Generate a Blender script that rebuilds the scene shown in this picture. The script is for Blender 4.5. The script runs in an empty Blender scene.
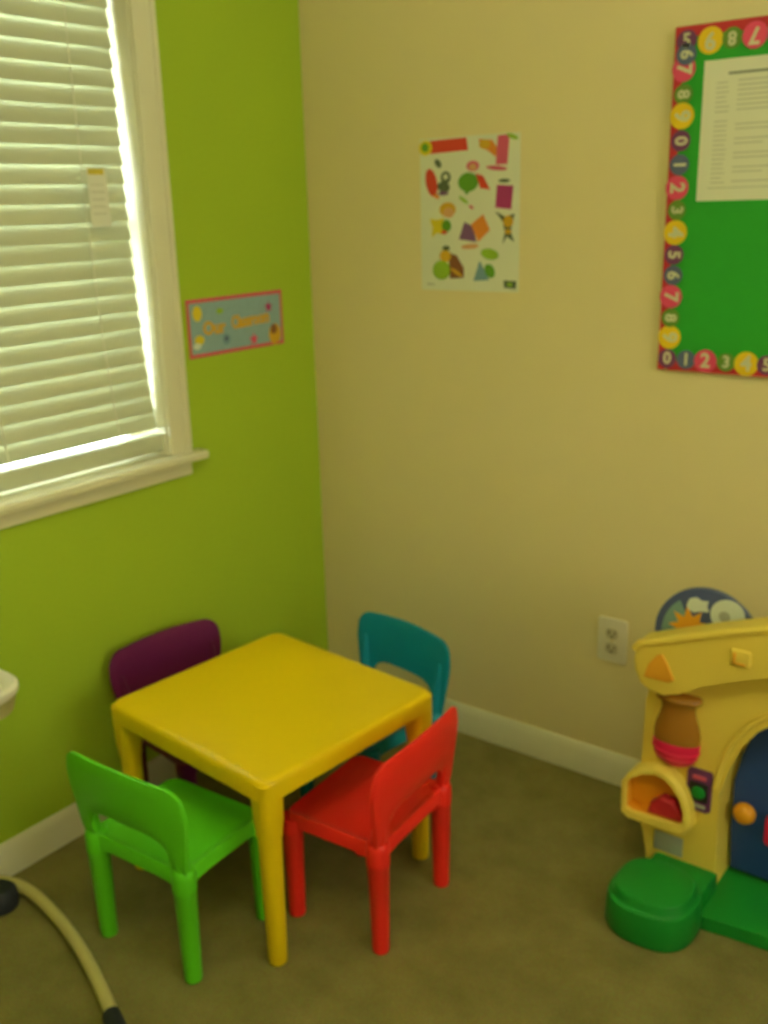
import bpy, bmesh, math, random
from mathutils import Vector, Matrix
random.seed(7)
sc = bpy.context.scene
COL = sc.collection
PI = math.pi
def R(d): return math.radians(d)

# ------------------------------------------------------------------ materials
def mat(name, col, rough=.5, noise=0.0, nscale=40, bump=0.0, bscale=300, spec=.5, trans=0.0, alpha=1.0, sub=0.0):
    m = bpy.data.materials.new(name); m.use_nodes = True
    nt = m.node_tree; b = nt.nodes['Principled BSDF']
    b.inputs['Base Color'].default_value = (*col, 1)
    b.inputs['Roughness'].default_value = rough
    b.inputs['Specular IOR Level'].default_value = spec
    b.inputs['Transmission Weight'].default_value = trans
    b.inputs['Alpha'].default_value = alpha
    tc = nt.nodes.new('ShaderNodeTexCoord')
    if noise:
        n = nt.nodes.new('ShaderNodeTexNoise'); n.inputs['Scale'].default_value = nscale
        n.inputs['Detail'].default_value = 6
        mx = nt.nodes.new('ShaderNodeMix'); mx.data_type = 'RGBA'
        mx.inputs['A'].default_value = (*[c*(1-noise) for c in col], 1)
        mx.inputs['B'].default_value = (*[min(1, c*(1+noise)) for c in col], 1)
        nt.links.new(tc.outputs['Object'], n.inputs['Vector'])
        nt.links.new(n.outputs['Fac'], mx.inputs['Factor'])
        nt.links.new(mx.outputs['Result'], b.inputs['Base Color'])
    if bump:
        n2 = nt.nodes.new('ShaderNodeTexNoise'); n2.inputs['Scale'].default_value = bscale
        n2.inputs['Detail'].default_value = 4
        bp = nt.nodes.new('ShaderNodeBump'); bp.inputs['Strength'].default_value = bump
        bp.inputs['Distance'].default_value = .004
        nt.links.new(tc.outputs['Object'], n2.inputs['Vector'])
        nt.links.new(n2.outputs['Fac'], bp.inputs['Height'])
        nt.links.new(bp.outputs['Normal'], b.inputs['Normal'])
    return m

def translucent(name, col, amount=.3, rough=.5):
    m = mat(name, col, rough)
    nt = m.node_tree; b = nt.nodes['Principled BSDF']; out = nt.nodes['Material Output']
    t = nt.nodes.new('ShaderNodeBsdfTranslucent'); t.inputs['Color'].default_value = (*col, 1)
    mx = nt.nodes.new('ShaderNodeMixShader'); mx.inputs[0].default_value = amount
    nt.links.new(b.outputs[0], mx.inputs[1]); nt.links.new(t.outputs[0], mx.inputs[2])
    nt.links.new(mx.outputs[0], out.inputs['Surface'])
    return m

def thin_glass(name):
    m = mat(name, (1, 1, 1), .02)
    nt = m.node_tree; out = nt.nodes['Material Output']
    t = nt.nodes.new('ShaderNodeBsdfTransparent'); t.inputs[0].default_value = (.95, .97, .96, 1)
    g = nt.nodes.new('ShaderNodeBsdfGlossy'); g.inputs['Roughness'].default_value = .02
    f = nt.nodes.new('ShaderNodeFresnel'); f.inputs[0].default_value = 1.2
    mx = nt.nodes.new('ShaderNodeMixShader')
    nt.links.new(f.outputs[0], mx.inputs[0]); nt.links.new(t.outputs[0], mx.inputs[1]); nt.links.new(g.outputs[0], mx.inputs[2])
    nt.links.new(mx.outputs[0], out.inputs['Surface'])
    return m

def emitter(name, col, s):
    m = mat(name, col, .5); b = m.node_tree.nodes['Principled BSDF']
    b.inputs['Emission Color'].default_value = (*col, 1); b.inputs['Emission Strength'].default_value = s
    return m

M = dict(
    cream=mat('cream_wall_paint', (.80, .68, .37), .75, .03, 3, .12, 260, .25),
    green=mat('green_wall_paint', (.39, .55, .034), .7, .03, 3, .12, 260, .25),
    ceil=mat('ceiling_paint', (.80, .78, .70), .9),
    trim=mat('white_trim_paint', (.78, .75, .56), .45, spec=.4),
    plate=mat('outlet_plastic', (.80, .74, .60), .4),
    slot=mat('dark_slot', (.20, .15, .09), .6),
    slat=translucent('blind_vinyl', (.58, .61, .45), .02, .5),
    cordm=mat('blind_cord', (.80, .78, .66), .7),
    tagm=mat('tag_paper', (.82, .82, .72), .6),
    tagy=mat('tag_yellow', (.62, .50, .05), .6),
    ty=mat('yellow_plastic', (.86, .60, .006), .33, .03, 8, 0, 500, .35),
    cr=mat('red_plastic', (.97, .030, .022), .36, .03, 8, 0, 500, .35),
    cg=mat('lime_green_plastic', (.125, .66, .018), .36, .03, 8, 0, 500, .35),
    ct=mat('teal_plastic', (.006, .27, .41), .38, .03, 8, 0, 500, .3),
    cp=mat('purple_plastic', (.15, .012, .10), .42, .03, 8, 0, 500, .3),
    toy=mat('pale_yellow_plastic', (.88, .66, .11), .42, .03, 9, .02, 400, .35),
    toyg=mat('dark_green_plastic', (.010, .26, .03), .45, .04, 9, .02, 400, .3),
    toyb=mat('navy_blue_plastic', (.022, .065, .30), .4, .03, 9, 0, 400, .4),
    orange=mat('orange_plastic', (.86, .36, .015), .4),
    oranget=mat('orange_decal', (.88, .40, .03), .5),
    amber=mat('amber_clear_plastic', (.55, .24, .03), .2, trans=.35),
    pink=mat('red_pink_plastic', (.80, .012, .09), .35),
    maroon=mat('dark_red_plastic', (.50, .012, .03), .4),
    violet=mat('violet_plastic', (.16, .035, .16), .45),
    black=mat('black_plastic', (.015, .014, .02), .5),
    greyp=mat('grey_label', (.42, .44, .38), .5),
    night=mat('night_blue_print', (.08, .11, .27), .3),
    day=mat('pale_sky_print', (.22, .38, .36), .3),
    white=mat('white_print', (.72, .78, .70), .5),
    paper=mat('white_paper', (.77, .77, .62), .7),
    num=mat('pale_numeral_print', (.66, .64, .42), .7),
    ink=mat('grey_ink', (.52, .52, .42), .7),
    inkd=mat('dark_ink', (.24, .26, .20), .7),
    bgreen=mat('green_board_paper', (.016, .36, .022), .7, .05, 30),
    bred=mat('crimson_trim_paper', (.55, .02, .035), .6),
    byel=mat('yellow_badge_paper', (.85, .58, .01), .6),
    bpink=mat('pink_badge_paper', (.78, .07, .17), .6),
    bgrn=mat('olive_green_badge_paper', (.13, .28, .03), .6),
    bpur=mat('purple_badge_paper', (.17, .04, .14), .6),
    bblu=mat('slate_blue_badge_paper', (.10, .13, .24), .6),
    rose=mat('rose_border_print', (.60, .13, .12), .6),
    sockm=mat('outlet_socket_plastic', (.58, .52, .38), .45),
    cellb=mat('pale_blue_print', (.27, .42, .48), .6, .12, 60),
    gold=mat('amber_print', (.68, .38, .02), .6),
    pyel=mat('yellow_print', (.75, .60, .02), .6),
    pred=mat('red_print', (.68, .05, .025), .6),
    pora=mat('orange_print', (.75, .24, .03), .6),
    pgrn=mat('green_print', (.12, .34, .02), .6),
    plime=mat('lime_print', (.30, .50, .03), .6),
    pmag=mat('magenta_print', (.42, .03, .18), .6),
    ppink=mat('pink_print', (.70, .10, .20), .6),
    ppur=mat('mauve_print', (.20, .08, .22), .6),
    pbrn=mat('brown_print', (.25, .09, .03), .6),
    pblu=mat('blue_print', (.18, .32, .42), .6),
    pdk=mat('charcoal_print', (.10, .13, .07), .6),
    pskin=mat('peach_print', (.72, .36, .16), .6),
    tray=mat('ivory_plastic', (.86, .80, .68), .4),
    traye=mat('tan_plastic', (.52, .46, .22), .5),
    tube=mat('beige_painted_tube', (.62, .54, .22), .4),
    rubber=mat('black_rubber', (.02, .024, .035), .6),
    brass=mat('brass', (.6, .45, .15), .35),
    dome=emitter('lamp_glass', (1, .93, .70), 1.5),
    glass=thin_glass('window_glass'),
)
# carpet
m = mat('carpet_pile', (.2, .16, .1), .95, spec=.1); M['carpet'] = m
nt = m.node_tree; b = nt.nodes['Principled BSDF']
tc = nt.nodes.new('ShaderNodeTexCoord')
n1 = nt.nodes.new('ShaderNodeTexNoise'); n1.inputs['Scale'].default_value = 7; n1.inputs['Detail'].default_value = 8; n1.inputs['Roughness'].default_value = .65
n2 = nt.nodes.new('ShaderNodeTexNoise'); n2.inputs['Scale'].default_value = 260; n2.inputs['Detail'].default_value = 3
r1 = nt.nodes.new('ShaderNodeValToRGB')
r1.color_ramp.elements[0].position = .3; r1.color_ramp.elements[0].color = (.290, .255, .085, 1)
r1.color_ramp.elements[1].position = .72; r1.color_ramp.elements[1].color = (.420, .365, .130, 1)
mx = nt.nodes.new('ShaderNodeMix'); mx.data_type = 'RGBA'; mx.blend_type = 'MULTIPLY'; mx.inputs['Factor'].default_value = .55
bp = nt.nodes.new('ShaderNodeBump'); bp.inputs['Strength'].default_value = .8; bp.inputs['Distance'].default_value = .006
nt.links.new(tc.outputs['Object'], n1.inputs['Vector']); nt.links.new(tc.outputs['Object'], n2.inputs['Vector'])
nt.links.new(n1.outputs['Fac'], r1.inputs['Fac']); nt.links.new(r1.outputs['Color'], mx.inputs['A'])
nt.links.new(n2.outputs['Color'], mx.inputs['B']); nt.links.new(mx.outputs['Result'], b.inputs['Base Color'])
nt.links.new(n2.outputs['Fac'], bp.inputs['Height']); nt.links.new(bp.outputs['Normal'], b.inputs['Normal'])

# ------------------------------------------------------------------ mesh helpers
class MB:
    def __init__(self): self.bm = bmesh.new(); self.mats = []; self.cur = 0
    def m(self, name):
        if name not in self.mats: self.mats.append(name)
        self.cur = self.mats.index(name); return self
    def _set(self, faces):
        for f in faces: f.material_index = self.cur
        return faces
    def face(self, vs):
        try: f = self.bm.faces.new(vs)
        except ValueError: return None
        f.material_index = self.cur; return f
    def box(self, a, b, bevel=0, seg=2):
        r = bmesh.ops.create_cube(self.bm, size=1)
        vs = r['verts']
        for v in vs:
            v.co = Vector([(a[i]+b[i])/2 + v.co[i]*(b[i]-a[i]) for i in range(3)])
        fs = list({f for v in vs for f in v.link_faces}); self._set(fs)
        if bevel:
            es = list({e for v in vs for e in v.link_edges})
            r = bmesh.ops.bevel(self.bm, geom=es, offset=bevel, segments=seg, affect='EDGES', profile=.5)
            self._set(r['faces'])
        return self
    def prism(self, pts, y0, y1, axis='y', mtx=None, bevel=0):
        """closed outline pts [(u,v)] extruded along axis from y0 to y1"""
        def co(p, t):
            if axis == 'y': return Vector((p[0], t, p[1]))
            if axis == 'x': return Vector((t, p[0], p[1]))
            return Vector((p[0], p[1], t))
        A = [self.bm.verts.new(co(p, y0)) for p in pts]; B = [self.bm.verts.new(co(p, y1)) for p in pts]
        n = len(pts)
        fs = [self.face(A), self.face(B[::-1])]
        for i in range(n): fs.append(self.face((A[i], B[i], B[(i+1) % n], A[(i+1) % n])))
        if mtx:
            for v in A+B: v.co = mtx @ v.co
        if bevel:
            es = [e for f in fs[:2] for e in f.edges]
            r = bmesh.ops.bevel(self.bm, geom=es, offset=bevel, segments=3, affect='EDGES', profile=.5)
            self._set(r['faces'])
        return self
    def lathe(self, prof, c=(0, 0, 0), n=28, sx=1, sy=1, mtx=None):
        rings = []
        for r, z in prof:
            if r < 1e-6: rings.append([self.bm.verts.new((c[0], c[1], c[2]+z))])
            else: rings.append([self.bm.verts.new((c[0]+sx*r*math.cos(2*PI*k/n), c[1]+sy*r*math.sin(2*PI*k/n), c[2]+z)) for k in range(n)])
        for a, b in zip(rings, rings[1:]):
            for k in range(n):
                k2 = (k+1) % n
                if len(a) == 1 and len(b) == 1: continue
                if len(a) == 1: self.face((a[0], b[k2], b[k]))
                elif len(b) == 1: self.face((a[k], a[k2], b[0]))
                else: self.face((a[k], a[k2], b[k2], b[k]))
        if mtx:
            for rg in rings:
                for v in rg: v.co = mtx @ v.co
        return self
    def tube(self, pts, r, n=14, caps=True):
        pts = [Vector(p) for p in pts]; rings = []
        rr = r if isinstance(r, (list, tuple)) else [r]*len(pts)
        up = Vector((0, 0, 1))
        t0 = (pts[1]-pts[0]).normalized()
        if abs(t0.dot(up)) > .95: up = Vector((1, 0, 0))
        prev = up
        for i, p in enumerate(pts):
            t = (pts[min(i+1, len(pts)-1)]-pts[max(i-1, 0)]).normalized()
            a = (prev - t*prev.dot(t)).normalized(); bb = t.cross(a); prev = a
            rings.append([self.bm.verts.new(p+rr[i]*(math.cos(2*PI*k/n)*a+math.sin(2*PI*k/n)*bb)) for k in range(n)])
        for a, b in zip(rings, rings[1:]):
            for k in range(n): self.face((a[k], a[(k+1) % n], b[(k+1) % n], b[k]))
        if caps: self.face(rings[0][::-1]); self.face(rings[-1])
        return self
    def grid_solid(self, F, B, nu, nv):
        """two grids of points F[i][j] and B[i][j] joined into a closed solid"""
        f = [[self.bm.verts.new(F[i][j]) for j in range(nv)] for i in range(nu)]
        k = [[self.bm.verts.new(B[i][j]) for j in range(nv)] for i in range(nu)]
        for i in range(nu-1):
            for j in range(nv-1):
                self.face((f[i][j], f[i+1][j], f[i+1][j+1], f[i][j+1]))
                self.face((k[i][j], k[i][j+1], k[i+1][j+1], k[i+1][j]))
        for i in range(nu-1):
            self.face((f[i][0], k[i][0], k[i+1][0], f[i+1][0])); self.face((f[i][-1], f[i+1][-1], k[i+1][-1], k[i][-1]))
        for j in range(nv-1):
            self.face((f[0][j], f[0][j+1], k[0][j+1], k[0][j])); self.face((f[-1][j], k[-1][j], k[-1][j+1], f[-1][j+1]))
        return self
    def text(self, s, size, mtx, extrude=.0004, bold=0.0, xs=1.0):
        cu = bpy.data.curves.new('letters', 'FONT'); cu.body = s; cu.size = size; cu.align_x = 'CENTER'; cu.align_y = 'CENTER'
        cu.extrude = extrude; cu.offset = bold; cu.resolution_u = 3
        ob = bpy.data.objects.new('letters', cu); COL.objects.link(ob)
        me = bpy.data.meshes.new_from_object(ob.evaluated_get(bpy.context.evaluated_depsgraph_get()))
        bpy.data.objects.remove(ob)
        s0 = len(self.bm.verts); f0 = len(self.bm.faces)
        self.bm.from_mesh(me); bpy.data.meshes.remove(me)
        self.bm.verts.ensure_lookup_table(); self.bm.faces.ensure_lookup_table()
        for v in self.bm.verts[s0:]:
            v.co.x *= xs; v.co = mtx @ v.co
        for f in self.bm.faces[f0:]: f.material_index = self.cur
        return self
    def build(self, name, parent=None, smooth=True, angle=35, matname=None):
        if matname and not self.mats: self.mats = [matname]
        bmesh.ops.recalc_face_normals(self.bm, faces=self.bm.faces)
        me = bpy.data.meshes.new(name); self.bm.to_mesh(me); self.bm.free()
        for k in self.mats: me.materials.append(M[k])
        if smooth:
            me.polygons.foreach_set('use_smooth', [True]*len(me.polygons))
            me.set_sharp_from_angle(angle=R(angle))
        o = bpy.data.objects.new(name, me); COL.objects.link(o)
        if parent: o.parent = parent
        return o

def tag(o, label=None, cat=None, group=None, kind=None):
    if label: o['label'] = label
    if cat: o['category'] = cat
    if group: o['group'] = group
    if kind: o['kind'] = kind
    return o
def empty(name, loc=(0, 0, 0), rz=0):
    o = bpy.data.objects.new(name, None); COL.objects.link(o); o.empty_display_size = .1
    o.location = loc; o.rotation_euler = (0, 0, rz); return o
def struct(mb, name, parent=None, **k): return tag(mb.build(name, parent, **k), kind='structure')
def rrect(x0, x1, y0, y1, r, n=6):
    pts = []
    for cx, cy, a in ((x1-r, y1-r, 0), (x0+r, y1-r, 90), (x0+r, y0+r, 180), (x1-r, y0+r, 270)):
        for k in range(n+1):
            t = R(a+90*k/n); pts.append((cx+r*math.cos(t), cy+r*math.sin(t)))
    return pts

# ------------------------------------------------------------------ room shell
RX, RY, RZ, TH = 3.6, -3.6, 2.44, .14
WY0, WY1, WZ0, WZ1 = -1.50, -.575, .895, 2.05        # window opening in the green wall
struct(MB().m('carpet').box((-TH, RY-TH, -.08), (RX+TH, TH, 0)), 'floor', smooth=False)
struct(MB().m('ceil').box((-TH, RY-TH, RZ), (RX+TH, TH, RZ+.1)), 'ceiling', smooth=False)
struct(MB().m('cream').box((0, 0, 0), (RX+TH, TH, RZ)), 'wall_back', smooth=False)
g = MB().m('green')
g.box((-TH, RY-TH, 0), (0, WY0, RZ)).box((-TH, WY1, 0), (0, TH, RZ)).box((-TH, WY0, 0), (0, WY1, WZ0)).box((-TH, WY0, WZ1), (0, WY1, RZ))
struct(g, 'wall_left', smooth=False)
A0, A1, AZ0, AZ1 = -2.05, -.60, .95, 2.15                # daylight window in the side wall, outside the frame
g = MB().m('cream')
g.box((RX, RY-TH, 0), (RX+TH, A0, RZ)).box((RX, A1, 0), (RX+TH, 0, RZ)).box((RX, A0, 0), (RX+TH, A1, AZ0)).box((RX, A0, AZ1), (RX+TH, A1, RZ))
struct(g, 'wall_right', smooth=False)
struct(MB().m('cream').box((0, RY-TH, 0), (RX, RY, RZ)), 'wall_front', smooth=False)
def base_prof(h=.088, t=.013): return [(0, 0), (t, 0), (t, h-.022), (t*.75, h-.014), (t*.55, h-.004), (t*.3, h), (0, h)]
struct(MB().m('trim').prism([(-a, z) for a, z in base_prof()], .0, RX, 'x'), 'baseboard_back')
struct(MB().m('trim').prism(base_prof(), RY, -.013, 'y'), 'baseboard_left')
struct(MB().m('trim').prism([(RX-a, z) for a, z in base_prof()], RY, -.013, 'y'), 'baseboard_right')

# windows
def window(name, X, sgn, y0, y1, z0, z1, cas=.056):
    """opening in a wall plane x = X, room side = +sgn"""
    w = tag(empty(name, (X, 0, 0)), kind='structure')
    s = lambda v: v*sgn
    def bx(mb, a, b, bev=0):
        lo = [min(a[i], b[i]) for i in range(3)]; hi = [max(a[i], b[i]) for i in range(3)]
        return mb.box(lo, hi, bev)
    c = MB().m('trim')                                   # casing, stepped profile
    for (ya, yb, za, zb) in ((y0-cas, y0+.008, z0, z1-.008), (y1-.008, y1+cas, z0, z1-.008), (y0-cas, y1+cas, z1-.008, z1+cas)):
        bx(c, (0, ya, za), (s(.014), yb, zb), .003)
    for (ya, yb, za, zb) in ((y0-cas-.001, y0-cas+.014, z0, z1+cas+.001), (y1+cas-.014, y1+cas+.001, z0, z1+cas+.001)):
        bx(c, (0, ya, za), (s(.02), yb, zb), .003)
    tag(c.build('window_casing', w), kind='structure')
    j = MB().m('trim')                                   # jambs and head
    bx(j, (0, y1-.012, z0), (s(-TH), y1, z1)); bx(j, (0, y0, z0), (s(-TH), y0+.012, z1)); bx(j, (0, y0, z1-.012), (s(-TH), y1, z1))
    j.build('window_jamb', w)
    st = MB().m('trim')
    bx(st, (s(-TH), y0+.001, z0-.018), (0, y1-.001, z0+.004)); bx(st, (0, y0-cas-.035, z0-.018), (s(.045), y1+cas+.035, z0+.004), .006)
    st.build('window_stool', w)
    ap = MB().m('trim'); bx(ap, (0, y0-cas, z0-.018-.040), (s(.013), y1+cas, z0-.018), .003); ap.build('window_apron', w)
    zm = (z0+z1)/2
    for (za, zb, d) in ((z0+.004, zm+.02, .095), (zm-.02, z1-.012, .118)):
        f = MB().m('trim')
        bx(f, (s(-d), y0+.012, za), (s(-d-.02), y0+.05, zb)); bx(f, (s(-d), y1-.05, za), (s(-d-.02), y1-.012, zb))
        bx(f, (s(-d), y0+.012, za), (s(-d-.02), y1-.012, za+.04)); bx(f, (s(-d), y0+.012, zb-.035), (s(-d-.02), y1-.012, zb))
        fr = f.build('window_sash', w)
        p = MB().m('glass'); bx(p, (s(-d-.008), y0+.045, za+.03), (s(-d-.011), y1-.045, zb-.03)); p.build('window_pane', fr, smooth=False)
    return w
window('window_1', 0, 1, WY0, WY1, WZ0, WZ1)
window('window_2', RX, -1, A0, A1, AZ0, AZ1)

# ------------------------------------------------------------------ blind on the green wall's window
bl = tag(empty('window_blind', (0, 0, 0)), 'nearly closed white slat blind with a paper tag in the green wall window', 'blind')
BY0, BY1 = -1.472, -.603
zb, zt, pitch = .966, 2.0, .0425
def bxz(z): return -.034-.026*max(0, min(1, (z-.96)/.95))     # hangs deeper in the recess at the top
sl = MB().m('slat'); nsl = int((zt-zb)/pitch)
def yoff(z): return (.008*min(1, max(0, (z-1.55)/.4)) if z > 1.3 else .018*min(1, (1.3-z)/.34)**2)   # a little askew
for i in range(nsl):
    z = zb+.026+i*pitch; th = R(77+random.uniform(-1.5, 1.5)); off = yoff(z); BX = bxz(z)
    ys = [BY0+off+(BY1-BY0)*k/14 for k in range(15)]
    F = []; Bk = []
    for k, y in enumerate(ys):
        sag = -.0016*math.sin(PI*k/14)
        rf = []; rb = []
        for q in range(7):
            u = (q/6-.5)*.05; crown = .0014*(1-(2*q/6-1)**2)
            # u runs from the window side (top) to the room side (bottom)
            cx = -u*math.cos(th)*-1; cz = -u*math.sin(th)
            nx, nz = math.sin(th), math.cos(th)
            rf.append((BX+cx+nx*crown, y, z+cz+nz*crown+sag)); rb.append((BX+cx+nx*(crown-.0016), y, z+cz+nz*(crown-.0016)+sag))
        F.append(rf); Bk.append(rb)
    sl.grid_solid(F, Bk, 15, 7)
sl.build('slats', bl)
o_ = yoff(zb); BX = bxz(zb)
MB().m('slat').box((BX-.020, BY0+o_, zb-.056), (BX+.024, BY1+o_, zb-.010), .006).build('bottom_rail', bl)
BX = bxz(zt); MB().m('trim').box((BX-.030, BY0, zt-.01), (BX+.030, BY1, zt+.038), .003).build('headrail', bl)
for yy in (-1.33, -1.04, -.735):
    c = MB().m('cordm')
    for dx in (-.019, .021):
        c.tube([(bxz(z)+dx, yy+yoff(z), z) for z in (zt, 1.8, 1.6, 1.4, 1.2, 1.05, zb-.03)], .0013, 6)
    c.build('ladder_cord', bl)
BX = bxz(1.53); t = MB().m('tagm').box((BX+.0255, -.728, 1.468), (BX+.0265, -.672, 1.600)).m('tagy').box((BX+.0265, -.724, 1.583), (BX+.0272, -.680, 1.596))
t.m('ink')
for k in range(5): t.box((BX+.0265, -.720, 1.56-k*.016), (BX+.0269, -.682, 1.562-k*.016))
tg = t.build('warning_tag', bl, smooth=False); tag(tg, 'small white paper tag with a mustard strip on top')

# ------------------------------------------------------------------ outlet
ol = tag(empty('power_outlet', (.9797, 0, .4102)), 'ivory double power outlet low on the cream wall', 'outlet')
p = MB().m('plate').prism(rrect(-.040, .040, -.0605, .0605, .006), -.006, 0, 'y', bevel=.002)
p.build('outlet_plate', ol)
for dz in (.0205, -.0205):
    q = MB().m('sockm').prism(rrect(-.017, .017, dz-.0145, dz+.0145, .009), -.0085, -.006, 'y', bevel=.0008)
    so = q.build('socket', ol)
    s = MB().m('slot')
    s.box((-.0105, -.0088, dz-.003), (-.0055, -.0084, dz+.008)).box((.0055, -.0088, dz-.002), (.0100, -.0084, dz+.007))
    s.prism([(.004*math.cos(a*PI/6), dz-.009+.004*math.sin(a*PI/6)) for a in range(12)], -.0088, -.0084)
    s.build('slot', so, smooth=False)
MB().m('brass').lathe([(0, .002), (.003, .0015), (.0035, 0)], mtx=Matrix.Translation((0, -.006, 0)) @ Matrix.Rotation(R(90), 4, 'X'), n=12).build('screw', ol)

# ------------------------------------------------------------------ bulletin board
BXL, BZT, BZB, BXR = 1.0647, 1.8397, 1.1199, 1.98
bd = tag(empty('bulletin_board', (0, -.0008, 0)), 'green bulletin board with a crimson border of numbered discs on the cream wall', 'bulletin board')
MB().m('bgreen').box((BXL+.002, -.011, BZB+.002), (BXR-.002, 0, BZT-.002)).build('board_panel', bd, smooth=False)
bo = MB().m('bred'); W_ = .022
def scal(n): return [W_*(.75+.25*abs(math.sin(k*PI/4))) for k in range(n)]
def strip(p0, p1, inn):
    L = (Vector(p1)-Vector(p0)).length; n = max(8, int(L/.0115)); d = (Vector(p1)-Vector(p0))/n; w = scal(n+1); iv = Vector(inn)
    outer = [Vector(p0)+d*k for k in range(n+1)]; inner = [outer[k]+iv*w[k] for k in range(n+1)]
    bo.prism([tuple(v) for v in outer]+[tuple(v) for v in inner[::-1]], -.0128, -.011)
strip((BXL, BZB), (BXL, BZT), (1, 0)); strip((BXR, BZB), (BXR, BZT), (-1, 0))
strip((BXL+W_, BZT), (BXR-W_, BZT), (0, -1)); strip((BXL+W_, BZB), (BXR-W_, BZB), (0, 1))
border = bo.build('border_frame', bd, smooth=False)
kinds = {0: ('bpur', .0215), 1: ('bblu', .0215), 2: ('bpink', .0255), 3: ('bgrn', .0205), 4: ('byel', .0265)}
cnt = 0
def badge(x, z, num, rot):
    global cnt
    mn, r = kinds[num % 5]; y = -.0128-.0006*(1+cnt % 3); cnt += 1
    b_ = MB().m(mn)
    n = 32; b_.prism([(x+r*math.cos(2*PI*k/n), z+r*math.sin(2*PI*k/n)) for k in range(n)], y, -.0128)
    b_.m('num')
    mt = Matrix.Translation((x, y-.0003, z)) @ Matrix.Rotation(R(-rot), 4, 'Y') @ Matrix.Rotation(R(90), 4, 'X')
    b_.text(str(num), r*1.75, mt, .0003, r*.05)
    b_.build('number_badge', border, smooth=False)
xl = BXL+.0245
# left strip: numbers grow downwards, tops turned to the inside of the board
zs = [1.757, 1.7072, 1.664, 1.614, 1.5655, 1.518, 1.471, 1.424, 1.376, 1.3315, 1.285, 1.238, 1.1945]
for k, z in enumerate(zs): badge(xl-(.002 if (7+k) % 10 in (7, 2) else 0), z, (7+k) % 10, -90)
badge(xl+.001, 1.811, 5, 0); badge(xl+.002, 1.785, 6, -90)
for k in range(18): badge(BXL+.076+k*.0455, BZT-.033, (9-k) % 10, 180)
for k in range(20): badge(BXL+.022+k*.0445+(.002 if k > 2 else 0), BZB+.026, k % 10, 0)
for k in range(13): badge(BXR-.026, BZB+.075+k*.0475, k % 10, 90)

# notice sheet on the board (a thing of its own)
nx0, nx1, nz1, nz0 = 1.1310, 1.3460, 1.768, 1.489
ns = MB().m('paper').box((nx0, -.0128, nz0), (nx1, -.0120, nz1))
ns.m('inkd').box((nx0+.052, -.0131, 1.7375), (nx1-.045, -.0128, 1.7425))
ns.m('ink')
random.seed(3)
for k in range(22):
    z = 1.722-k*.0094
    if k in (7,): continue
    w = random.uniform(.028, .038); ns.box((nx0+.028, -.0130, z), (nx0+.028+w*.8, -.0128, z+.0024))
    w = random.uniform(.55, 1)
    if k % 3 != 2 or k < 8: ns.box((nx0+.073, -.0130, z+.002), (nx0+.073+.105*w, -.0128, z+.0046))
ns.box((nx0+.022, -.0130, 1.514), (nx1-.02, -.0128, 1.5162))
tag(ns.build('notice_sheet', None, smooth=False), 'white typed notice sheet pinned on the green bulletin board', 'notice')

# ------------------------------------------------------------------ picture poster
PX0, PX1, PZ1, PZ0 = .3926, .6879, 1.6581, 1.2817
po = MB().m('paper').box((PX0, -.0012, PZ0), (PX1, -.0001, PZ1))
lay = [0]
def PU(X, Y): return (PX0+(X-108)/537*(PX1-PX0), PZ1-(Y-85)/845*(PZ1-PZ0))
def pshape(mn, pts, closed=True):
    lay[0] += 1; y = -.0012-.00004*lay[0]
    po.m(mn).prism([PU(*p) for p in pts], y, -.0011)
def pell(mn, cx, cy, rx, ry, rot=0, n=18):
    c, s = math.cos(R(rot)), math.sin(R(rot))
    pshape(mn, [(cx+rx*math.cos(2*PI*k/n)*c-ry*math.sin(2*PI*k/n)*s, cy+rx*math.cos(2*PI*k/n)*s+ry*math.sin(2*PI*k/n)*c) for k in range(n)])
pshape('pred', [(165, 98), (365, 92), (375, 160), (165, 168)]); pell('pyel', 140, 135, 38, 42); pell('pgrn', 138, 132, 20, 24)
# monkey-like animal leaning on a pink card
pshape('pora', [(430, 105), (500, 115), (530, 160), (520, 205), (480, 170), (440, 150)]); pell('gold', 462, 135, 30, 26)
pshape('ppink', [(530, 95), (590, 92), (580, 245), (520, 245)]); pell('plime', 605, 105, 32, 12, 25); pell('ppink', 525, 262, 55, 12, 8)
# panda-like animal with a red shape
pell('pred', 172, 325, 32, 78, -10); pell('pdk', 210, 222, 16, 26, -30); pell('pdk', 252, 300, 28, 34); pell('paper', 252, 296, 13, 15)
pell('pdk', 240, 350, 36, 28, 20); pell('pora', 200, 400, 18, 12, 40); pell('ppur', 238, 385, 28, 12)
# green balloon and pink child
pell('pgrn', 375, 330, 55, 52); pshape('pgrn', [(345, 360), (395, 370), (365, 400)]); pell('ppink', 400, 245, 34, 28); pell('pskin', 400, 250, 20, 18)
pshape('pred', [(415, 285), (455, 300), (492, 375), (440, 365)]); pell('plime', 350, 425, 32, 10, 40); pell('ppink', 392, 465, 14, 8, 40)
# magenta book
pshape('pmag', [(528, 350), (612, 358), (602, 482), (520, 470)]); pell('pdk', 565, 330, 30, 10)
# child with a yellow star
pell('gold', 262, 475, 46, 40); pell('pskin', 268, 492, 30, 28)
pshape('pyel', [(160, 525), (205, 530), (240, 520), (235, 575), (245, 615), (200, 605), (170, 630), (178, 575)]); pell('pgrn', 255, 565, 26, 34); pell('pred', 242, 600, 16, 12)
# mauve and orange kite
pshape('ppur', [(355, 545), (400, 570), (420, 655), (325, 640)]); pshape('pora', [(390, 560), (455, 505), (492, 590), (430, 655)])
pell('pskin', 385, 680, 48, 14, -5)
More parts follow.
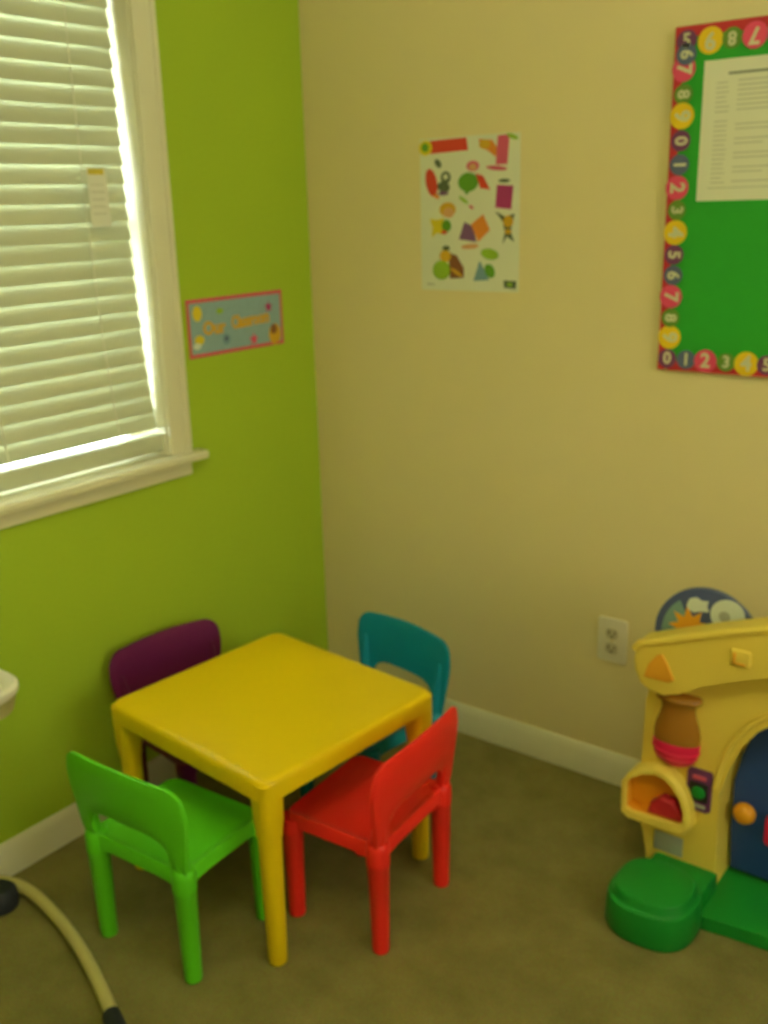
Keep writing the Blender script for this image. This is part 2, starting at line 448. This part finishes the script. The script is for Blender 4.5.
# small dark animal
pshape('pdk', [(520, 490), (570, 520), (620, 505), (600, 600), (620, 655), (580, 625), (560, 665), (572, 600), (560, 545)]); pell('gold', 588, 545, 26, 32); pell('gold', 588, 600, 18, 14)
# brown animal with a lime ball
pshape('pbrn', [(265, 715), (310, 730), (350, 800), (350, 855), (275, 862)]); pell('gold', 248, 735, 32, 34); pell('pdk', 252, 690, 20, 14)
pell('plime', 225, 815, 50, 55); pell('gold', 310, 825, 40, 9, 35)
# blue cone and green cap
pshape('pblu', [(438, 760), (488, 865), (405, 872)]); pell('plime', 492, 722, 48, 30, 15); pell('pgrn', 492, 815, 26, 40, -20)
pshape('pdk', [(568, 865), (632, 868), (630, 910), (570, 905)]); pell('plime', 600, 887, 14, 12)
pshape('ink', [(140, 890), (185, 893), (185, 903), (140, 900)])
po.box((PX0-.001, -.0013, PZ1-.002), (PX1+.001, -.0002, PZ1-.0015)) if False else None
tag(po.build('picture_poster', None, smooth=False), 'white poster of small colourful cartoon figures with a red title on the cream wall', 'poster')

# ------------------------------------------------------------------ sign on the green wall (slightly turned)
c4 = [Vector((-.4866, 1.2817)), Vector((-.1307, 1.2817)), Vector((-.1307, 1.1318)), Vector((-.4866, 1.1318))]
sg = MB().m('rose').box((0.0002, -.178, -.075), (.0016, .178, .075))
sg.m('cellb').box((.0016, -.168, -.065), (.0019, .168, .065))
def sshape(mn, pts, d): sg.m(mn).prism(pts, .0016, .0016+d, 'x')
def sell(mn, cy, cz, ry, rz, d=.0006, n=16): sshape(mn, [(cy+ry*math.cos(2*PI*k/n), cz+rz*math.sin(2*PI*k/n)) for k in range(n)], d)
def star(mn, cy, cz, r, d=.0009, n=5, q=.45): sshape(mn, [(cy+(r if k % 2 == 0 else r*q)*math.sin(PI*k/n), cz+(r if k % 2 == 0 else r*q)*math.cos(PI*k/n)) for k in range(2*n)], d)
for k in range(18):
    for z in (-.070, .070): sell('bpink', -.17+k*.02, z, .0055, .004, .0007, 10)
mt = Matrix.Translation((.0024, -.086, -.004)) @ Matrix.Rotation(R(90), 4, 'Z') @ Matrix.Rotation(R(90), 4, 'X')
sg.m('gold').text('Our', .046, mt, .0004, .0022)
mt = Matrix.Translation((.0024, .050, .004)) @ Matrix.Rotation(R(90), 4, 'Z') @ Matrix.Rotation(R(90), 4, 'X') @ Matrix.Rotation(R(2), 4, 'Z')
sg.text('Classroom', .046, mt, .0004, .0022, .72)
sell('pyel', -.142, .038, .016, .020); sell('pyel', -.140, -.030, .017, .013); sell('white', -.150, -.045, .014, .008, .0008)
sell('plime', -.062, .038, .013, .008); star('pmag', .122, .032, .017); sell('pmag', .122, .032, .008, .008, .0011)
sell('pblu', -.045, -.038, .014, .015); sell('bblu', -.045, -.036, .007, .007, .0009); star('bpink', .058, -.050, .018)
sell('gold', .142, -.045, .024, .030, .0007); sell('pbrn', .138, -.030, .013, .014, .0010); sell('gold', .150, -.056, .010, .010, .0012)
sgo = sg.build('classroom_sign', None, smooth=False); sgo.location = (0, -.3087, 1.2068)
tag(sgo, 'small blue sign with pink border and orange lettering on the green wall beside the window', 'sign')

# ------------------------------------------------------------------ table
TA = -.088; tcx, tcy, TZ = .502, -.771, .440; HX, HY = .270, .258
tb = tag(empty('play_table', (tcx, tcy, 0), TA), 'square yellow plastic children table with four chairs around it on the carpet', 'table')
t = MB().m('ty'); rings = []
prof = [(0, .442), (.55, .4415), (.92, .441), (.965, .4405), (.982, .4385), (.993, .434), (1.0, .427), (1.004, .398), (.975, .397), (.970, .428), (.90, .431), (0, .431)]
n = 6
for s_, z in prof:
    if s_ == 0: rings.append(None); continue
    ins = (1-s_)*HX; r_ = max(.008, .034-ins)
    rings.append([t.bm.verts.new((x, y, z)) for x, y in rrect(-HX+ins, HX-ins, -HY+ins, HY-ins, r_, n)])
k_ = len(rings[1])
t.face(rings[1]); t.face(rings[-2][::-1])
for a, b_ in zip(rings[1:-2], rings[2:-1]):
    for i in range(k_): t.face((a[i], b_[i], b_[(i+1) % k_], a[(i+1) % k_]))
t.build('tabletop', tb, angle=50)
legp = [(0, 0), (.014, 0), (.0190, .004), (.0203, .012), (.0245, .305), (.0262, .306), (.0270, .312), (.0275, .330)]
for sx in (-1, 1):
    for sy in (-1, 1):
        g = MB().m('ty').lathe(legp, (sx*(HX-.029), sy*(HY-.029), 0), 26)
        # square shouldered socket blending into the apron
        cx, cy = sx*(HX-.029), sy*(HY-.029)
        prev = None
        for z, h, r_ in ((.322, .0262, .022), (.345, .0278, .021), (.385, .0285, .020), (.400, .0285, .020), (.431, .0285, .020)):
            rg = [g.bm.verts.new((x, y, z)) for x, y in rrect(cx-h, cx+h, cy-h, cy+h, r_, 5)]
            if prev:
                for i in range(len(rg)): g.face((prev[i], rg[i], rg[(i+1) % len(rg)], prev[(i+1) % len(rg)]))
            else: g.face(rg[::-1])
            prev = rg
        g.face(prev)
        g.build('leg', tb)

# ------------------------------------------------------------------ chairs
def back_part(mn):
    g = MB().m(mn)
    ZB, XI = .258, .108
    def xs_at(u, z):                                       # u in -1..1, wider towards the top
        w = .146+.021*min(1, (z-ZB)/.13); return u*w
    us = [-1, -.985, -.95, -.9, -.85, -.79, -.765, -.75, -.74, -.72, -.68, -.6, -.45, -.3, -.15, 0]
    us = us+[-u for u in us[-2::-1]]
    def zt(u):
        a = abs(u); arch = .463-.009*a*a
        if a > .78:
            t_ = (a-.78)/.22; arch -= .040*(1-math.sqrt(max(0, 1-t_*t_)))
        return arch
    def zb(u):
        a = abs(u)/.75
        if a >= 1: return ZB
        return ZB+.077*(1-a**5)**.42
    N = 9; F = []; Bk = []
    def yb(u, z):
        lean = -.120-.012*(z-ZB)/.19
        return lean-.016*(1-u*u)*min(1, max(0, (z-ZB)/.12))
    for u in us:
        a, b_ = zb(u), zt(u); ca = []; cb = []
        for j in range(N):
            f_ = j/(N-1); z = a+(b_-a)*f_; e = .0075*(1-.55*max(0, (abs(2*f_-1)-.72)/.28)**2)*(1-.35*max(0, (abs(u)-.93)/.07))
            x = xs_at(u, z); y = yb(u, z); ca.append((x, y+e, z)); cb.append((x, y-e, z))
        F.append(ca); Bk.append(cb)
    g.grid_solid(F, Bk, len(us), N)
    for s in (-1, 1):                                      # tapered struts plugged into the leg knuckles
        g.tube([(s*.128, -.112, .250), (s*.130, -.118, .30), (s*.134, -.123, .345), (s*.137, -.127, .395)], [.0165, .0145, .0115, .005], 14)
    return g
def make_chair(mn, label, loc, rz):
    r = tag(empty('toddler_chair', loc, rz), label, 'chair', 'plastic chairs around the yellow table')
    s = MB().m(mn)
    ox, oy = .138, .124
    out = rrect(-ox, ox, -oy, oy, .026, 5); inn = rrect(-ox+.010, ox-.010, -oy+.010, oy-.010, .018, 5)
    def ring(pts, z, dip=0):
        rs = []
        for x, y in pts:
            d = 0
            if dip: d = dip*min(1, max(abs(x)/ox, 0)**6+max(abs(y)/oy, 0)**6-1 if (abs(x)/ox)**6+(abs(y)/oy)**6 > 1 else 0)
            rs.append(s.bm.verts.new((x, y, z-d)))
        return rs
    def dense(pts):
        q = []
        for i in range(len(pts)):
            a, b_ = Vector(pts[i]), Vector(pts[(i+1) % len(pts)]); n_ = 10 if (b_-a).length > .05 else 1
            for k in range(n_): q.append(tuple(a+(b_-a)*k/n_))
        return q
    out, inn = dense(out), dense(inn); mid = [(x*.975, y*.972) for x, y in out]
    seatc = [(x*.80, y*.78) for x, y in out]
    rr_ = [ring(seatc, .2575), ring([(x*.93, y*.925) for x, y in out], .2605), ring(mid, .2640), ring(out, .2590), ring(out, .232, .03), ring(inn, .232, .03), ring(inn, .251), ring(seatc, .2495)]
    L = len(out)
    s.face(rr_[0]); s.face(rr_[-1][::-1])
    for a, b_ in zip(rr_, rr_[1:]):
        for i in range(L): s.face((a[i], b_[i], b_[(i+1) % L], a[(i+1) % L]))
    s.build('seat', r, angle=50)
    back_part(mn).build('backrest', r, angle=50)
    lp = [(0, 0), (.013, 0), (.0175, .003), (.0185, .010), (.0232, .212), (.0245, .214), (.0250, .222), (.0250, .250), (.0237, .262), (.0200, .2665), (0, .2675)]
    lpf = [(a, min(b_, .250)) for a, b_ in lp[:-3]]+[(0, .250)]
    for sx in (-1, 1):
        for sy in (-1, 1):
            MB().m(mn).lathe(lp if sy < 0 else lpf, (sx*.126, sy*.111, 0), 24).build('leg', r)
    return r
make_chair('cg', 'lime green plastic chair, seen from behind, nearest the window side of the yellow table', (.483, -1.054, 0), R(3.4))
make_chair('cr', 'bright red plastic chair pushed up to the yellow table', (.757, -.752, 0), R(93.9))
make_chair('cp', 'dark purple plastic chair between the green wall and the yellow table', (.196, -.722, 0), R(-97))
make_chair('ct', 'teal blue plastic chair behind the yellow table near the cream wall', (.519, -.449, 0), R(171))

# ------------------------------------------------------------------ activity playhouse
ph = tag(empty('activity_playhouse', (0, 0, 0)), 'yellow plastic activity playhouse with blue door and green base by the cream wall', 'toy')
AX = 1.600                                                # axis of the arch
def mirror(pts): return pts+[(2*AX-x, z) for x, z in pts[::-1]]
# facade with the arched doorway
inner = [(1.385, .035), (1.380, .16), (1.378, .27), (1.388, .34), (1.408, .395), (1.440, .445), (1.490, .490), (1.545, .515), (AX, .522)]
outer = [(1.222, .035), (1.204, .15), (1.200, .30), (1.202, .44), (1.210, .50), (1.300, .560), (1.400, .630), (1.500, .670), (AX, .682)]
fa = MB().m('toy').prism(outer+[(2*AX-x, z) for x, z in outer[-2::-1]]+[(2*AX-x, z) for x, z in inner[:-1]]+inner[::-1], -.315, -.195, 'y', bevel=.008)
fac = fa.build('facade', ph)
# raised rim round the doorway
rim = MB().m('toy')
path = [(x, -.3165, z) for x, z in inner]+[(2*AX-x, -.3165, z) for x, z in inner[-2::-1]]
rim.tube([(x-.010 if x < AX else x+.010, y, z+.008) for x, y, z in path[2:-2]], .007, 8); rim.build('arch_rim', ph)
# sloping roof band
top = [(1.187, .555), (1.190, .585), (1.200, .600), (1.260, .622), (1.340, .654), (1.457, .696), (1.53, .713), (AX, .718)]
bot = [(1.190, .530), (1.203, .503), (1.226, .488), (1.258, .484), (1.290, .500), (1.330, .527), (1.400, .562), (1.470, .588), (1.53, .600), (AX, .606)]
rb = MB().m('toy').prism(top+[(2*AX-x, z) for x, z in top[-2::-1]]+[(2*AX-x, z) for x, z in bot[:-1]]+bot[::-1], -.362, -.300, 'y', bevel=.008)
roof = rb.build('roof_band', ph)
ledge = [(x, z) for x, z in top[1:]]
lg = MB().m('toy').tube([(x, -.360, z-.006) for x, z in ledge]+[(2*AX-x, -.360, z-.006) for x, z in ledge[-2::-1]], .009, 10)
lg.build('roof_lip', roof)
MB().m('oranget').prism([(1.214, .522), (1.222, .552), (1.240, .578), (1.252, .582), (1.264, .562), (1.280, .530), (1.268, .522)], -.3655, -.360, 'y', bevel=.0015).build('orange_arrow', roof)
nb = MB().m('toy').box((1.392, -.3685, .598), (1.432, -.3555, .634), .004); nb.m('oranget').box((1.398, -.3700, .603), (1.404, -.3680, .629), .0005); nb.m('oranget').box((1.398, -.3700, .603), (1.424, -.3680, .608), .0005)
nb.build('raised_square', roof)
# lantern on the left pillar
ln = MB()
Lc = (1.279, -.322, 0)
ln.m('amber').lathe([(.0, .482), (.044, .482), (.050, .477), (.050, .470), (.040, .462), (.036, .448), (.040, .430), (.047, .410), (.051, .388), (.0505, .366), (.047, .352)], Lc, 32, 1, .62)
lan = ln.build('lantern_glass', ph, angle=60); tag(lan, 'amber see-through lantern body')
cu = MB().m('pink').lathe([(.046, .374), (.0505, .372), (.052, .362), (.049, .342), (.041, .325), (.026, .314), (.0, .311)], Lc, 32, 1, .66)
for dz in (.352, .336): cu.lathe([(.0475-(.352-dz)*.2, dz-.003), (.0535-(.352-dz)*.35, dz), (.0475-(.352-dz)*.2, dz+.003)], Lc, 32, 1, .66)
tag(cu.build('lantern_cup', ph), 'pinkish red ribbed cup')
# button panel
pn = MB().m('violet').prism(rrect(1.308, 1.362, .214, .314, .008), -.322, -.312, 'y', bevel=.003)
pp = pn.build('button_panel', ph)
MB().m('black').prism(rrect(1.314, 1.356, .238, .284, .004), -.3235, -.321, 'y', bevel=.0008).build('button_bezel', pp)
MB().m('toyg').lathe([(.0, .006), (.010, .0055), (.0145, .003), (.0155, 0)], mtx=Matrix.Translation((1.335, -.323, .260)) @ Matrix.Rotation(R(90), 4, 'X'), n=20).build('green_button', pp)
MB().m('ppink').box((1.320, -.3235, .291), (1.350, -.3215, .301), .0006).build('panel_label', pp)
MB().m('greyp').box((1.318, -.3235, .222), (1.352, -.3215, .231), .0006).build('panel_label', pp)
MB().m('greyp').box((1.240, -.3170, .078), (1.307, -.3145, .126), .001).build('grey_sticker', ph)
# bin on the left pillar: hooded box open to the front
X0, X1, Y0, Y1 = 1.168, 1.332, -.352, -.300
bn = MB().m('toy')
hood = [(1.189, .160), (1.174, .170), (1.168, .243), (1.182, .266), (1.209, .290), (1.245, .303), (1.273, .300), (1.296, .284), (1.316, .259), (1.329, .227), (1.332, .180), (1.322, .164)]
hin = [(1.200, .182), (1.187, .187), (1.182, .242), (1.193, .260), (1.217, .277), (1.246, .287), (1.268, .283), (1.287, .268), (1.305, .247), (1.316, .220), (1.318, .199), (1.308, .187)]
def yfront(z): return Y0-.010*max(0, min(1, (.262-z)/.08))       # the tub bulges forward below the hood
rows = [[bn.bm.verts.new((x, Y1, z)) for x, z in hood], [bn.bm.verts.new((x, yfront(z)+.007, z)) for x, z in hood],
        [bn.bm.verts.new((x+(.005 if x < 1.27 else -.005), yfront(z), z+(.004 if z < .2 else -.004))) for x, z in hood],
        [bn.bm.verts.new((x, yfront(z), z)) for x, z in hin], [bn.bm.verts.new((x, yfront(z)+.012, z)) for x, z in hin]]
nn = len(hood)
for a, b_ in zip(rows, rows[1:]):
    for i in range(nn): bn.face((a[i], b_[i], b_[(i+1) % nn], a[(i+1) % nn]))
bn.m('orange'); lst = [bn.bm.verts.new((x, -.319, z)) for x, z in hin]
for i in range(nn): bn.face((rows[-1][i], lst[i], lst[(i+1) % nn], rows[-1][(i+1) % nn]))
bn.face(lst)
bin_ = bn.build('bin', ph)
MB().m('maroon').prism([(1.232, .186), (1.238, .212), (1.262, .234), (1.290, .230), (1.308, .208), (1.310, .188)], -.350, -.321, 'y', bevel=.006).build('bin_flap', bin_)
# green base: floor plate with a round step
gb = MB().m('toyg').prism([(1.225, -.440), (1.300, -.452), (1.372, -.428), (1.450, -.416), (1.530, -.408), (1.68, -.408), (1.76, -.42), (1.95, -.43), (1.97, -.40), (1.975, -.24), (1.96, -.13), (1.25, -.13), (1.215, -.20), (1.212, -.35)], .002, .034, 'z', bevel=.009)
base = gb.build('base_plate', ph)
st = MB().m('toyg')
c_ = (1.302, -.458)
prf = [(0, .104), (.070, .104), (.078, .101), (.082, .095), (.083, .084), (.086, .080), (.092, .078), (.094, .070), (.097, .012), (.093, .002), (0, .002)]
prev = None
n = 44
for r_, z in prf:
    if r_ == 0: prev = None if prev is None else prev; continue
    rg = []
    for k in range(n):
        a = 2*PI*k/n; ca, sa = math.cos(a), math.sin(a); e = 2/2.5
        x = math.copysign(abs(ca)**e, ca)*r_*(1.0); y = math.copysign(abs(sa)**e, sa)*r_*.98
        rg.append(st.bm.verts.new((c_[0]+x, c_[1]+y, z)))
    if prev is None: st.face(rg)
    else:
        for k in range(n): st.face((prev[k], rg[k], rg[(k+1) % n], prev[(k+1) % n]))
    prev = rg
st.face(prev[::-1])
st.box((c_[0]-.06, -.40, .01), (c_[0]+.085, -.30, .070), .012)
st.build('round_step', ph)
# blue door, hung at the right jamb, in the doorway
din = [(1.392, .046), (1.388, .16), (1.387, .27), (1.397, .336), (1.416, .389), (1.447, .437), (1.494, .480), (1.547, .504), (AX, .511)]
dr = MB().m('toyb').prism(din+[(2*AX-x, z) for x, z in din[-2::-1]], -.245, -.221, 'y', bevel=.005)
door = dr.build('door', ph)
kn = MB().m('orange').lathe([(0, .044), (.012, .043), (.020, .038), (.0245, .028), (.0235, .019), (.015, .008), (.010, 0)], mtx=Matrix.Translation((1.421, -.245, .212)) @ Matrix.Rotation(R(90), 4, 'X'), n=24)
kn.build('knob', door)
MB().m('pink').prism(rrect(1.462, 1.560, 0.140, .215, .010), -.254, -.245, 'y', bevel=.003).build('mail_slot', door)
MB().m('toy').lathe([(.0, .006), (.045, .006), (.055, .003), (.057, 0)], mtx=Matrix.Translation((1.520, -.245, .350)) @ Matrix.Rotation(R(90), 4, 'X'), n=28).build('door_medallion', door)
# sky disc above the roof
dc = (1.309, -.268, .600); DR = .111
sd = MB().m('night')
sd.prism([(dc[0]+DR*math.cos(2*PI*k/48), dc[2]+DR*math.sin(2*PI*k/48)) for k in range(48)], -.276, -.262, 'y', bevel=.004)
disc = sd.build('sky_disc', ph)
d2 = MB().m('day')
dp = [(dc[0]+.096*math.cos(R(a)), dc[2]+.096*math.sin(R(a))) for a in range(128, 235, 8)]+[(dc[0]-.02, dc[2]+.0)]
d2.prism(dp, -.2775, -.2755); d2.build('day_print', disc, smooth=False)
d3 = MB().m('oranget')
cx, cz = dc[0]-.034, dc[2]+.018
d3.prism([(cx+(.047 if k % 2 else .026)*math.cos(2*PI*k/18), cz+(.047 if k % 2 else .026)*math.sin(2*PI*k/18)) for k in range(18)], -.2795, -.2757); d3.build('sun_print', disc, smooth=False)
d4 = MB().m('white')
d4.prism([(dc[0]+.044+.036*math.cos(2*PI*k/28), dc[2]+.062+.036*math.sin(2*PI*k/28)) for k in range(28)], -.2785, -.2757)
mo = d4.build('moon_print', disc, smooth=False)
d5 = MB().m('greyp').prism([(dc[0]+.044+.012*math.cos(2*PI*k/20)-.006, dc[2]+.060+.012*math.sin(2*PI*k/20)) for k in range(20)], -.2790, -.2783)
d5.build('crater_print', disc, smooth=False)
d6 = MB().m('white')
d6.prism([(1.265, .668), (1.271, .684), (1.285, .690), (1.297, .684), (1.311, .686), (1.309, .674), (1.313, .662), (1.296, .660), (1.281, .655), (1.269, .659)], -.2785, -.2757)
d6.build('cloud_print', disc, smooth=False)
MB().m('toy').box((1.27, -.285, .48), (1.33, -.262, .56), .006).build('disc_bracket', ph)

# ------------------------------------------------------------------ baby swing at the left edge
sw = tag(empty('baby_swing', (0, 0, 0)), 'beige tubular baby swing with black caps and ivory tray beside the green wall', 'baby swing')
rail = [(.032, -1.232, .026), (.060, -1.216, .022), (.09, -1.207, .02), (.16, -1.207, .019), (.261, -1.223, .019), (.35, -1.245, .019), (.428, -1.270, .019), (.52, -1.305, .02), (.597, -1.339, .024)]
def smooth_path(P, n=6):
    P = [Vector(p) for p in P]; out = []
    for i in range(len(P)-1):
        p0, p1, p2, p3 = P[max(i-1, 0)], P[i], P[i+1], P[min(i+2, len(P)-1)]
        for k in range(n):
            t = k/n; out.append(.5*((2*p1)+(-p0+p2)*t+(2*p0-5*p1+4*p2-p3)*t*t+(-p0+3*p1-3*p2+p3)*t**3))
    out.append(P[-1]); return out
MB().m('tube').tube(smooth_path(rail), .0135, 14).build('floor_rail', sw)
MB().m('rubber').lathe([(0, .052), (.030, .050), (.040, .040), (.044, .022), (.042, .002), (0, .002)], (.085, -1.262, 0), 26).build('corner_cap', sw)
MB().m('rubber').tube(smooth_path([(.575, -1.331, .024), (.60, -1.341, .025), (.64, -1.358, .030), (.68, -1.38, .036)]), [.0175]*18+[.012], 14).build('end_cap', sw)
MB().m('tube').tube(smooth_path([(.075, -1.285, .035), (.10, -1.38, .18), (.16, -1.52, .42), (.20, -1.60, .60), (.22, -1.66, .84)]), .0135, 14).build('upright', sw)
MB().m('tube').tube(smooth_path([(.68, -1.38, .034), (.62, -1.55, .16), (.50, -1.68, .42), (.36, -1.72, .64), (.22, -1.66, .84)]), .0135, 14).build('upright', sw)
tr = MB().m('traye')
TXc, TYc, TZc = .232, -1.412, .635
def trr(dx, z, ins, rr=.07): return [(x, y, z) for x, y in rrect(TXc-.13+ins, TXc+.13-ins, TYc-.145+ins, TYc+.145-ins, rr-ins*.5, 7)]
ra = []
for ins, z, mn in ((.030, TZc-.052, 'traye'), (.012, TZc-.046, 'traye'), (.004, TZc-.012, 'traye'), (.0, TZc-.006, 'tray'), (.0, TZc+.004, 'tray'), (.006, TZc+.010, 'tray'), (.014, TZc+.008, 'tray'), (.026, TZc-.004, 'tray')):
    ra.append(([tr.bm.verts.new(p) for p in trr(0, z, ins)], mn))
tr.m('traye').face(ra[0][0][::-1])
for (a, _), (b_, mn) in zip(ra, ra[1:]):
    tr.m(mn)
    for i in range(len(a)): tr.face((a[i], b_[i], b_[(i+1) % len(a)], a[(i+1) % len(a)]))
tr.m('tray').face(ra[-1][0])
tr.build('tray', sw)
MB().m('tube').tube(smooth_path([(.20, -1.60, .60), (.21, -1.57, .58), (.25, -1.50, .555), (.26, -1.42, .548)]), .011, 12).build('tray_arm', sw)

# ------------------------------------------------------------------ unseen ceiling lamp, opaque bowl added to throw light up at the ceiling
cl = tag(empty('added_ceiling_lamp', (1.75, -1.95, RZ)), 'unseen round pale bowl lamp added below the middle of the ceiling to brighten the upper walls', 'lamp')
MB().m('brass').lathe([(0, -.003), (.06, -.003), (.062, -.016), (.02, -.03), (.008, -.034), (.008, -.30), (0, -.30)], n=32).build('added_lamp_stem', cl)
MB().m('plate').lathe([(0, -.318), (.06, -.312), (.13, -.285), (.185, -.235), (.205, -.205), (.199, -.203), (.180, -.229), (.126, -.277), (.06, -.302), (0, -.307)], n=44).build('added_lamp_shade', cl)

# ------------------------------------------------------------------ light
w = bpy.data.worlds.new('World'); sc.world = w; w.use_nodes = True
# overcast daylight: brighter on the side of the blind's window, tinted yellow on the other side to warm the room
wn = w.node_tree; bg = wn.nodes['Background']
wt = wn.nodes.new('ShaderNodeTexCoord'); wx = wn.nodes.new('ShaderNodeSeparateXYZ'); wr = wn.nodes.new('ShaderNodeMapRange')
wr.inputs['From Min'].default_value = -.25; wr.inputs['From Max'].default_value = .25
wm = wn.nodes.new('ShaderNodeMix'); wm.data_type = 'RGBA'; wm.clamp_result = False
wm.inputs['A'].default_value = (13, 14, 14, 1); wm.inputs['B'].default_value = (5.0, 4.8, 3.3, 1)
wn.links.new(wt.outputs['Generated'], wx.inputs[0]); wn.links.new(wx.outputs['X'], wr.inputs['Value'])
wn.links.new(wr.outputs['Result'], wm.inputs['Factor']); wn.links.new(wm.outputs['Result'], bg.inputs[0]); bg.inputs[1].default_value = 1
def area(name, loc, rot, sx, sy, portal=False, power=10, col=(1, 1, 1)):
    l = bpy.data.lights.new(name, 'AREA'); l.shape = 'RECTANGLE'; l.size = sx; l.size_y = sy; l.energy = power; l.color = col
    o = bpy.data.objects.new(name, l); COL.objects.link(o); o.location = loc; o.rotation_euler = rot
    if portal: l.cycles.is_portal = True
    return o
area('window_daylight', (RX+TH+.01, (A0+A1)/2, (AZ0+AZ1)/2), (0, R(90), 0), AZ1-AZ0, A1-A0, True)
area('blind_daylight', (-TH-.01, (WY0+WY1)/2, (WZ0+WZ1)/2), (0, R(-90), 0), WZ1-WZ0, WY1-WY0, True)
pl = bpy.data.lights.new('added_lamp_bulb', 'POINT'); pl.energy = 46; pl.color = (1, 1.0, .58); pl.shadow_soft_size = .04  # added source in the bowl, brightens ceiling and upper walls
po_ = bpy.data.objects.new('added_lamp_bulb', pl); COL.objects.link(po_); po_.location = (1.75, -1.87, RZ-.20)

# ------------------------------------------------------------------ camera
cam = bpy.data.cameras.new('camera'); co = bpy.data.objects.new('camera', cam); COL.objects.link(co)
r = Vector((0.79588636, 0.60488535, -0.02605013)); u = Vector((-0.15750161, 0.24839627, 0.95576803)); f = Vector((-0.58460084, 0.7565798, -0.29296562))
mw = Matrix((( r.x, u.x, -f.x, 1.95783272), (r.y, u.y, -f.y, -2.21890589), (r.z, u.z, -f.z, 1.49376823), (0, 0, 0, 1)))
co.matrix_world = mw
cam.sensor_width = 36; cam.sensor_fit = 'AUTO'; cam.lens = 993.4776653/1024*36
cam.clip_start = .05
cam.dof.use_dof = True; cam.dof.focus_distance = .7; cam.dof.aperture_fstop = 8.5
sc.camera = co
vs = sc.view_settings; vs.view_transform = 'Standard'; vs.look = 'None'; vs.exposure = .14; vs.gamma = 1; vs.use_curve_mapping = False
